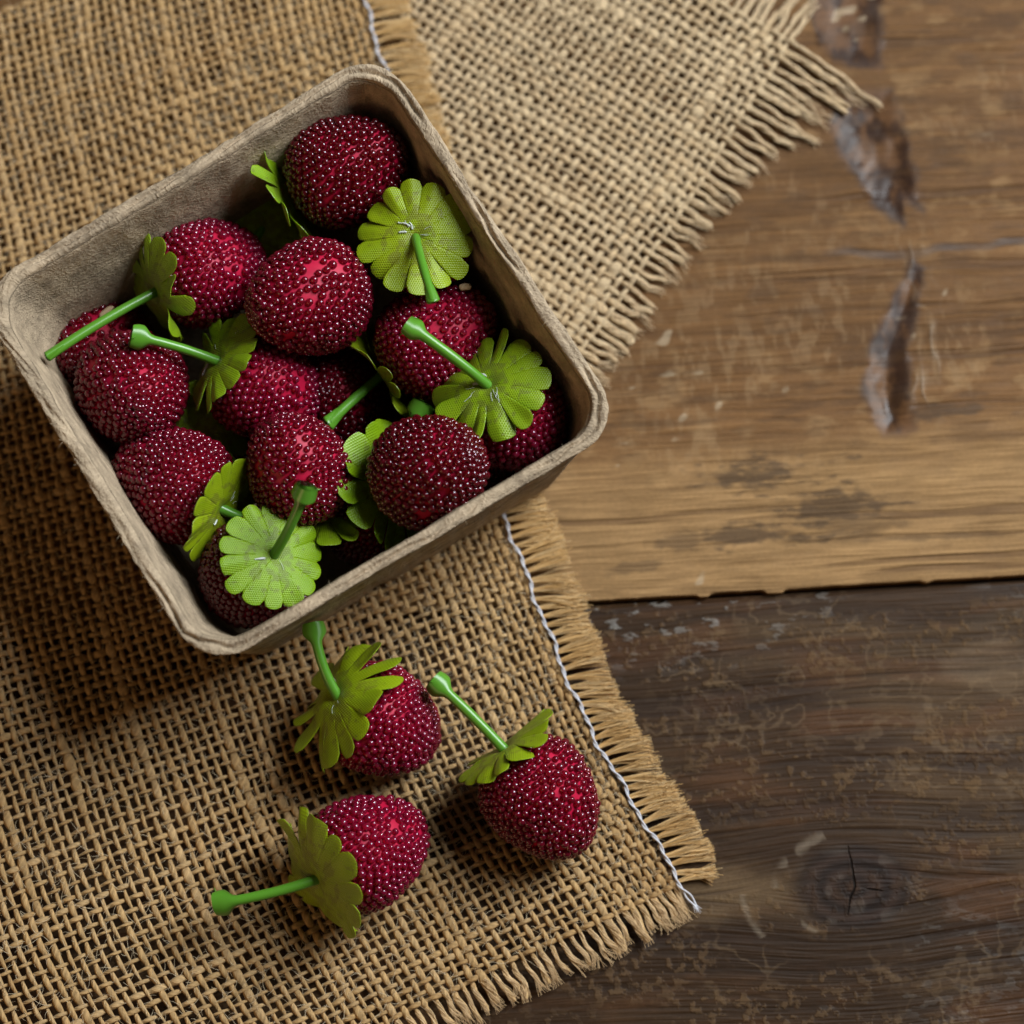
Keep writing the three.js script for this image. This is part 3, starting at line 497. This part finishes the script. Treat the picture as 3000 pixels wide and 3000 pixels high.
function makeCalyx(parent, R, o, material, y0) {
  const N = o.lobes ?? 14, size = o.size ?? 1.52, droop = o.droop ?? 0.42, RI = 0.34;
  const slit = Array.from({ length: N }, (_, k) => { const m = (k + 0.5) / N; return (o.whole && m > o.whole[0] && m < o.whole[1]) ? 0 : R() < (o.cut ?? 0.8) ? 1 : 0; });
  const depth = slit.map((s) => s ? 0.46 + 0.26 * R() : 0.88), gap = slit.map((s) => s ? 0.006 + 0.045 * R() * R() : 0);
  const bend = slit.map((_, k) => (slit[k] && slit[(k + N - 1) % N]) ? (R() - 0.5) * (o.curl ?? 1.0) : 0), roll = bend.map((b) => b ? (R() - 0.5) * 1.1 : 0), crease = slit.map(() => (R() - 0.35) * 0.24), len = slit.map(() => 0.93 + 0.12 * R());
  const jit = slit.map(() => (R() - 0.5) * 0.15);
  const ph = R() * 6.3, wavy = o.wavy ?? 0.16;
  const height = (x, z) => { const r = Math.hypot(x, z) / size, a = Math.atan2(z, x); return y0 + 0.10 - 0.20 * Math.exp(-((r / 0.16) ** 2)) * 0.5 - droop * r * r + wavy * r * r * (Math.sin(2 * a + ph) + 0.6 * Math.sin(3 * a + ph * 2)); };
  const point = (k, a, q) => {                                      // lobe k, a: -1..1 across, q: 0..1 from the inner ring to the tip
    const side = a < 0 ? (k + N - 1) % N : k, w = Math.PI / N, tip = size * len[k] * (0.87 + 0.13 * Math.sqrt(Math.max(0, 1 - 0.96 * a * a)) - (Math.abs(a) > 0.999 ? 0.035 : 0));
    const tipB = Math.abs(a) > 0.999 && !slit[side] ? size * 0.845 : tip;
    const rho = mix(RI * size, tipB, q), f = rho / size, open = Math.max(0, f - depth[side]) / (1 - depth[side]);
    const th = (k + 0.5) / N * 2 * Math.PI + (o.turn ?? 0) + mix(jit[(k + N - 1) % N], jit[k], (a + 1) / 2) + a * w * (1 - gap[side] * open * 3.2 * (slit[side] ? 1 : 0));
    const x = Math.cos(th) * rho, z = Math.sin(th) * rho, out = Math.max(0, f - 0.45);
    return [x, height(x, z) + (bend[k] * 1.6 * out * out + roll[k] * a * out * 0.9 * 0.5) * size + crease[k] * (1 - a * a) * Math.max(0, f - 0.36) * size * (1 - 0.6 * Math.abs(a)), z];
  };
  const uvOf = (p) => [0.5 + p[0] / (size * 2.1), 0.5 + p[2] / (size * 2.1)], T = 0.014;
  const shell = (f, ni, nj, seamRow) => {                                    // a sheet with thickness: upper and lower face and a rim
    const top = [], uv = [], idx = []; const W = ni + 1, pts = [];
    for (let j = 0; j <= nj; j++) for (let i = 0; i <= ni; i++) pts.push(f(i / ni, j / nj));
    for (const s of [T, -T]) for (const p of pts) { top.push(p[0] * CM, (p[1] + s) * CM, p[2] * CM); uv.push(...uvOf(p)); }
    const M = pts.length;
    for (let j = 0; j < nj; j++) for (let i = 0; i < ni; i++) { const a = j * W + i, b = a + 1, c = a + W, d = c + 1; idx.push(a, b, c, b, d, c, a + M, c + M, b + M, b + M, c + M, d + M); }
    const rim = []; for (let i = 0; i <= ni; i++) rim.push(i); for (let j = 1; j <= nj; j++) rim.push(j * W + ni); for (let i = ni - 1; i >= 0; i--) rim.push(nj * W + i); for (let j = nj - 1; j > 0; j--) rim.push(j * W);
    for (let k = 0; k < rim.length; k++) { const a = rim[k], b = rim[(k + 1) % rim.length]; idx.push(a, a + M, b, b, a + M, b + M); }
    const g = geometry(top, null, uv, idx), n = g.attributes.normal;
    for (let i = 0; i <= ni; i++) { const k = seamRow * W + i, p = pts[k], e = 0.01, gx = (height(p[0] + e, p[2]) - height(p[0] - e, p[2])) / (2 * e), gz = (height(p[0], p[2] + e) - height(p[0], p[2] - e)) / (2 * e), v = new THREE.Vector3(-gx, 1, -gz).normalize(); n.setXYZ(k, v.x, v.y, v.z); n.setXYZ(k + M, -v.x, -v.y, -v.z); }   // disc and petals share their normals where they meet
    return g;
  };
  const ND = N * 4;
  const disc = part('calyx', shell((s, t) => { const th = s * 2 * Math.PI + (o.turn ?? 0), r = RI * size * (0.04 + 0.96 * t), x = Math.cos(th) * r, z = Math.sin(th) * r; return [x, height(x, z), z]; }, ND, 6, 6), material, parent);
  for (let k = 0; k < N; k++) part('petal', shell((s, t) => point(k, 2 * s - 1, t), 8, 9, 0), material, disc);
  return { disc, y: height(0, 0), height };
}
const QY = new THREE.Vector3(0, 1, 0);
const camPos = camera.position.clone();
const CORE_MATS = [coreMat];
function strawberry(label, group, at, axis, scale, stemEnd, o = {}) {
  const root = thing('strawberry', label, 'strawberry', at, group);
  const R = rng(1000 + (o.seed ?? 0)), q = new THREE.Quaternion().setFromUnitVectors(QY, new THREE.Vector3(...axis).normalize()).multiply(new THREE.Quaternion().setFromAxisAngle(QY, o.spin ?? R() * 6.3));
  root.quaternion.copy(q); root.scale.setScalar(scale);
  part('fruit_body', bodyGeo, coreMat, root);
  const beads = variants[(o.seed ?? 0) % variants.length].filter((b) => o.bare || b.p[1] < 0.9 || Math.hypot(b.p[0], b.p[2]) > 0.6), mat = beadMat[o.tone ?? (o.seed ?? 0) % 3];
  root.updateMatrixWorld(true);
  const toCam = root.worldToLocal(camPos.clone()).normalize();
  const order = beads.map((b) => [b.n[0] * toCam.x + b.n[1] * toCam.y + b.n[2] * toCam.z, b]).sort((a, b) => b[0] - a[0]);
  const shown = o.deep ? 0 : 300, rest = [];
  order.forEach(([, b], k) => {
    const lo = [0.92 + 0.16 * R(), 1];
    if (k < shown) { const m = part('bead', beadGeo, mat, root); m.position.set(b.p[0] * CM, b.p[1] * CM, b.p[2] * CM); m.scale.setScalar(b.rad * lo[0]); m.rotation.set(R() * 6, R() * 6, 0); }
    else rest.push(b);
  });
  const im = new THREE.InstancedMesh(beadGeo, mat, rest.length), M = new THREE.Matrix4(); im.name = 'beads'; im.userData.kind = 'stuff'; im.castShadow = im.receiveShadow = true;
  rest.forEach((b, k) => im.setMatrixAt(k, M.makeScale(b.rad, b.rad, b.rad).setPosition(b.p[0] * CM, b.p[1] * CM, b.p[2] * CM))); root.add(im);
  if (o.bare) return root;
  const cal = makeCalyx(root, R, o, calyxMat[o.green ?? (o.seed ?? 0) % 3], 1.29);
  if (stemEnd) {
    const e = root.worldToLocal(new THREE.Vector3(stemEnd[0] * CM, stemEnd[1] * CM, stemEnd[2] * CM)).multiplyScalar(1 / CM), s = new THREE.Vector3(0, cal.y - 0.12, 0), up = o.rise ?? 0.75;
    const curve = new THREE.QuadraticBezierCurve3(s, new THREE.Vector3(s.x + e.x * 0.28, s.y + Math.max(0.25, (e.y - s.y) * 0.5) + up * 0.35, s.z + e.z * 0.28), e), n = 30, L = curve.getLength(), pts = [], rr = [], tp = [], tr = [];
    const flatK = 0.68 + 0.3 * R(), knob = o.knob ?? (0.85 + 0.3 * R()), r0 = 0.132;
    for (let k = 0; k <= n; k++) { const t = k / n, p = curve.getPointAt(t), d = (1 - t) * L; pts.push([p.x, p.y, p.z]); rr.push(r0 * (1 + 0.25 * Math.exp(-t * L / 0.12)) * (d < 0.62 ? 1 + 0.10 * (0.62 - d) : 1) * (0.97 + 0.06 * noise(t * 9, o.seed ?? 0, 871))); }
    const ref = Math.abs(e.y - s.y) > Math.hypot(e.x, e.z) ? [1, 0, 0] : [0, 1, 0];
    const stem = part('stem', tube(pts, rr, rr, 12, true, ref), stemMat, root);
    const m = 16; for (let k = 0; k <= m; k++) { const d = 0.52 * (1 - k / m), t = 1 - d / L, p = curve.getPointAt(clamp(t)); const w = k / m, prof = knob > 0.6 ? 0.145 + 0.20 * knob * smooth(0.05, 0.62, w) * (1 - 0.12 * smooth(0.8, 1, w)) : 0.145 + 0.16 * knob * w; tp.push([p.x, p.y, p.z]); tr.push(prof); }
    const T = new THREE.Vector3().subVectors(e, curve.getPointAt(0.97)).normalize();
    const dish = knob > 0.6 ? [[0.05, 0.93], [0.065, 0.72], [0.03, 0.5], [0.01, 0.2]] : [[0.02, 0.8], [0.03, 0.4], [0.03, 0.1]];
    for (const [h, f] of dish) { tp.push([e.x + T.x * h, e.y + T.y * h, e.z + T.z * h]); tr.push((0.145 + 0.20 * knob * 0.88) * f); }
    part('stem_tip', tube(tp, tr, tr.map((x, k) => x * (knob > 0.6 ? mix(1, flatK, clamp(k / 12)) : 0.62)), 14, true, ref), stemMat, stem);
    if (knob > 0.6) { const fl = fresh(); const last = tp[m], side = new THREE.Vector3(R() - 0.5, R() - 0.5, R() - 0.5).cross(T).normalize(); tubeInto(fl, [0, 1, 2].map((k) => [last[0] + side.x * (0.26 + 0.06 * k) * knob + T.x * 0.02 * k, last[1] + side.y * (0.26 + 0.06 * k) * knob + T.y * 0.02 * k, last[2] + side.z * (0.26 + 0.06 * k) * knob + T.z * 0.02 * k]), [0.035, 0.02, 0.005], [0.02, 0.012, 0.004], 5); part('mould_flash', built(fl), stemMat, stem); }
  }
  if (o.glue) {
    const gl = fresh();
    for (let k = 0; k < o.glue; k++) {
      let a = R() * 6.3, x = Math.cos(a) * (0.12 + 0.3 * R()), z = Math.sin(a) * (0.12 + 0.3 * R()); const pts = [], rr = [], n = 4 + Math.floor(R() * 5), r = R() < 0.3 ? 0.028 : 0.006;
      for (let j = 0; j < n; j++) { pts.push([x, cal.height(x, z) + 0.03 + 0.02 * R(), z]); rr.push(r * (0.6 + 0.8 * R())); a += (R() - 0.5) * 0.9; x += Math.cos(a) * 0.055; z += Math.sin(a) * 0.055; }
      tubeInto(gl, pts, rr, rr, 5);
    }
    part('glue', built(gl), glueMat, cal.disc);
  }
  return root;
}
const IN = 'strawberries in the basket', OUT = 'loose strawberries on the burlap', DEEP = 'dark strawberries low in the basket';
strawberry('strawberry at the basket\u2019s top corner, nearly whole, green lobes sticking out on its left side', IN, [-4.77, 4.86, -8.31], [-0.905, -0.33, 0.27], 1.03, null, { seed: 61, cut: 1, droop: -0.02, curl: 1.0, wavy: 0.1, tone: 1, size: 1.68 });
strawberry('strawberry hidden under its upturned green calyx, short stem pointing down, by the right basket wall', IN, [-2.45, 4.8, -6.27], [-0.10, 0.985, 0.12], 0.90, [-2.04, 7.0, -3.98], { seed: 2, droop: 0.30, spin: 0, turn: 0.4, whole: [0.72, 1.01], curl: 0.7, glue: 9, knob: 0.35, green: 2, size: 1.78, wavy: 0.07 });
strawberry('strawberry by the upper left wall whose long flat-ended stem reaches the left corner', IN, [-8.55, 4.0, -5.71], [-0.816, 0.33, 0.474], 1.0, [-12.32, 5.2, -3.02], { seed: 3, droop: 0.25, curl: 1.1, knob: 0.3, tone: 2, size: 1.6, rise: 0.1 });
strawberry('strawberry without visible calyx, lying sideways in the middle of the basket below the topmost one', IN, [-5.21, 5.0, -4.78], [0.736, -0.533, -0.417], 1.06, null, { seed: 4, bare: true, tone: 0 });
strawberry('strawberry right of centre, calyx seen edge-on at its lower left', IN, [-2.3, 3.86, -3.76], [-0.826, -0.359, 0.434], 1.03, [-4.9, 4.4, -1.41], { seed: 5, droop: 0.12, curl: 0.9, tone: 2, size: 1.5, rise: 0.1, knob: 0.4 });
strawberry('strawberry against the left basket wall showing only beads, below a stem with a knobbed end', IN, [-10.25, 3.94, -2.55], [-0.251, -0.8, -0.545], 1.04, null, { seed: 6, bare: true, tone: 0 });
strawberry('strawberry with calyx facing left and knobbed stem pointing left over its neighbour', IN, [-6.89, 3.84, -2.7], [-0.742, 0.603, -0.293], 1.0, [-9.99, 5.6, -3.47], { seed: 27, droop: 0.30, curl: 0.55, tone: 2, size: 1.48, rise: 0.2, glue: 3 });
strawberry('strawberry by the lower left wall with its calyx turned away to the lower right', IN, [-8.8, 4.1, 0.27], [0.823, 0.264, 0.504], 1.04, [-6.08, 3.0, 1.26], { seed: 8, droop: 0.02, whole: [0, 1], curl: 0, tone: 0, size: 1.5, glue: 4, wavy: 0.06 });
strawberry('upright strawberry above the shiny calyx, a dark green leaf beneath its right side', IN, [-5.58, 4.35, 0.0], [0.342, -0.737, 0.583], 0.96, null, { seed: 9, droop: -0.1, curl: 0.6, tone: 0, size: 1.7, wavy: 0.05 });
strawberry('dark round strawberry highest in the basket, green lobes behind it', IN, [-2.3, 5.06, 0.11], [-0.621, -0.782, 0.046], 1.03, [-2.38, 4.3, -1.96], { seed: 10, droop: 0.05, curl: 0.6, tone: 1, size: 1.78 });
strawberry('strawberry in the right corner with a wide green calyx and long curved knobbed stem', IN, [-0.07, 4.32, -1.77], [-0.398, 0.878, -0.267], 1.05, [-2.71, 6.4, -3.53], { seed: 11, droop: 0.34, spin: 0, turn: 0.2, whole: [0.75, 1.01], curl: 0.8, tone: 2, size: 1.6, glue: 9, rise: 0.3, green: 0 });
strawberry('strawberry in the bottom corner, its shiny bright green calyx facing up with upright stem', IN, [-6.78, 3.82, 2.5], [0.43, 0.89, -0.13], 1.02, [-5.25, 6.7, 0.92], { seed: 12, droop: 0.22, spin: 0, turn: 2.2, whole: [0.35, 0.75], curl: 0.5, tone: 1, size: 1.45, glue: 3, rise: 0.5, green: 1, wavy: 0.10 });
strawberry('dark strawberry deep in the middle of the basket under an edge-on calyx', DEEP, [-4.85, 1.85, -2.75], [0.099, -0.987, -0.126], 1, null, { seed: 13, bare: true, tone: 1 });
strawberry('dark strawberry deep beside the lower right wall under a green leaf', DEEP, [-3.88, 2.85, 0.85], [-0.609, 0.748, -0.264], 0.88, null, { seed: 14, bare: true, tone: 1 });
strawberry('dark strawberry deep in the left corner below the long flat-ended stem', DEEP, [-11.46, 1.95, -4.37], [0.218, -0.752, -0.622], 1, null, { seed: 15, bare: true, tone: 0 });
strawberry('dark strawberry deep in the right corner under the round one on top', DEEP, [-0.95, 1.95, -1.5], [0, -0.996, 0.095], 1, null, { seed: 16, bare: true, tone: 1, deep: true });
strawberry('dark strawberry deep below the topmost one with a green calyx turned up', DEEP, [-7.04, 2.0, -7.58], [0.1, 0.97, 0.224], 1, [-8.15, 2.9, -5.6], { seed: 17, tone: 1, deep: true });
strawberry('dark strawberry deep at the left wall with a dark green calyx turned up', DEEP, [-8.58, 1.95, -1.63], [-0.099, 0.987, 0.126], 0.95, null, { seed: 18, tone: 1, deep: true });
strawberry('loose strawberry nearest the basket, calyx to its left, stem reaching up to the basket rim', OUT, [-3.72, 1.82, 6.12], [-0.72, 0.62, -0.31], 1.03, [-5.3, 3.2, 3.82], { seed: 19, cut: 0.95, droop: 0.50, curl: 0.9, tone: 2, size: 1.85, glue: 4, rise: 0.3, green: 2 });
strawberry('loose strawberry nearest the white stitching, calyx seen edge-on at its top', OUT, [0.62, 1.82, 8.06], [-0.592, 0.299, -0.748], 1.05, [-2.08, 2.6, 5.24], { seed: 20, droop: 0.18, curl: 1.0, tone: 0, size: 1.5, rise: 0 });
strawberry('loose strawberry lowest in the picture, calyx and stem pointing to the left', OUT, [-4.10, 1.82, 9.83], [-0.76, 0.42, 0.50], 1.05, [-7.78, 2.3, 11.13], { seed: 41, cut: 0.9, droop: 0.34, curl: 0.9, tone: 2, size: 1.8, rise: 0 });

// ------------------------------------------------------------------ crumbs of pulp
{
  const mat = new THREE.MeshStandardMaterial({ color: new THREE.Color(0.46, 0.33, 0.19), roughness: 0.9 });
  const crumb = (seed, sx, sy, sz) => { const g = new THREE.IcosahedronGeometry(1 * CM, 2), p = g.attributes.position; for (let i = 0; i < p.count; i++) { const x = p.getX(i) / CM, y = p.getY(i) / CM, z = p.getZ(i) / CM, k = 0.7 + 0.6 * fbm(x * 1.6 + 5, z * 1.6 + y + 5, 880 + seed, 2); p.setXYZ(i, x * k * sx * CM, y * k * sy * CM, z * k * sz * CM); } g.computeVertexNormals(); return g; };
  for (const [at, s, turn, label] of [[[-11.1, 3.42, -4.85], [0.24, 0.06, 0.09], 0.7, 'small tan crumb of pulp beside the flat-ended stem'], [[-1.25, 5.1, -5.0], [0.16, 0.07, 0.1], 0.2, 'small tan crumb of pulp by the right wall of the basket']]) {
    const m = new THREE.Mesh(crumb(s[0] * 100, ...s), mat); m.name = numbered('pulp_crumb'); m.position.set(at[0] * CM, at[1] * CM, at[2] * CM); m.rotation.y = turn; m.castShadow = m.receiveShadow = true; m.userData.label = label; m.userData.category = 'crumb'; scene.add(m);
  }
}

// ------------------------------------------------------------------ what gives the light, outside the picture
{
  const win = thing('window', 'bright window up to the right of the table', 'window', [0, 0, 0], null, 'structure');
  win.position.copy(windowLight.position); win.quaternion.copy(windowLight.quaternion);
  const [w, h] = WINDOW_SIZE, back = (m, z) => { m.position.z = z; return m; };
  const pane = new THREE.MeshStandardMaterial({ color: 0x111111, emissive: new THREE.Color(0.85, 0.93, 1.0), emissiveIntensity: 1.5 }), frame = new THREE.MeshStandardMaterial({ color: new THREE.Color(0.7, 0.68, 0.64), roughness: 0.5 });
  back(part('window_pane', new THREE.BoxGeometry(w, h, 0.006), pane, win), 0.03);
  for (const s of [-1, 1]) { const a = back(part('window_frame', new THREE.BoxGeometry(0.06, h + 0.12, 0.06), frame, win), 0.03); a.position.x = s * (w / 2 + 0.03); const b = back(part('window_frame', new THREE.BoxGeometry(w, 0.06, 0.06), frame, win), 0.03); b.position.y = s * (h / 2 + 0.03); }
  const lamp = thing('lamp', 'small warm lamp low at the left of the table', 'lamp');
  lamp.position.copy(warmLight.position); lamp.quaternion.copy(warmLight.quaternion);
  back(part('lamp_diffuser', new THREE.BoxGeometry(0.34, 0.34, 0.006), new THREE.MeshStandardMaterial({ color: 0x222222, emissive: new THREE.Color(1, 0.62, 0.3), emissiveIntensity: 0.5 }), lamp), 0.012);
  back(part('lamp_housing', new THREE.BoxGeometry(0.38, 0.38, 0.05), new THREE.MeshStandardMaterial({ color: 0x2a2622, roughness: 0.6 }), lamp), 0.045);
}
renderer.render(scene, camera);
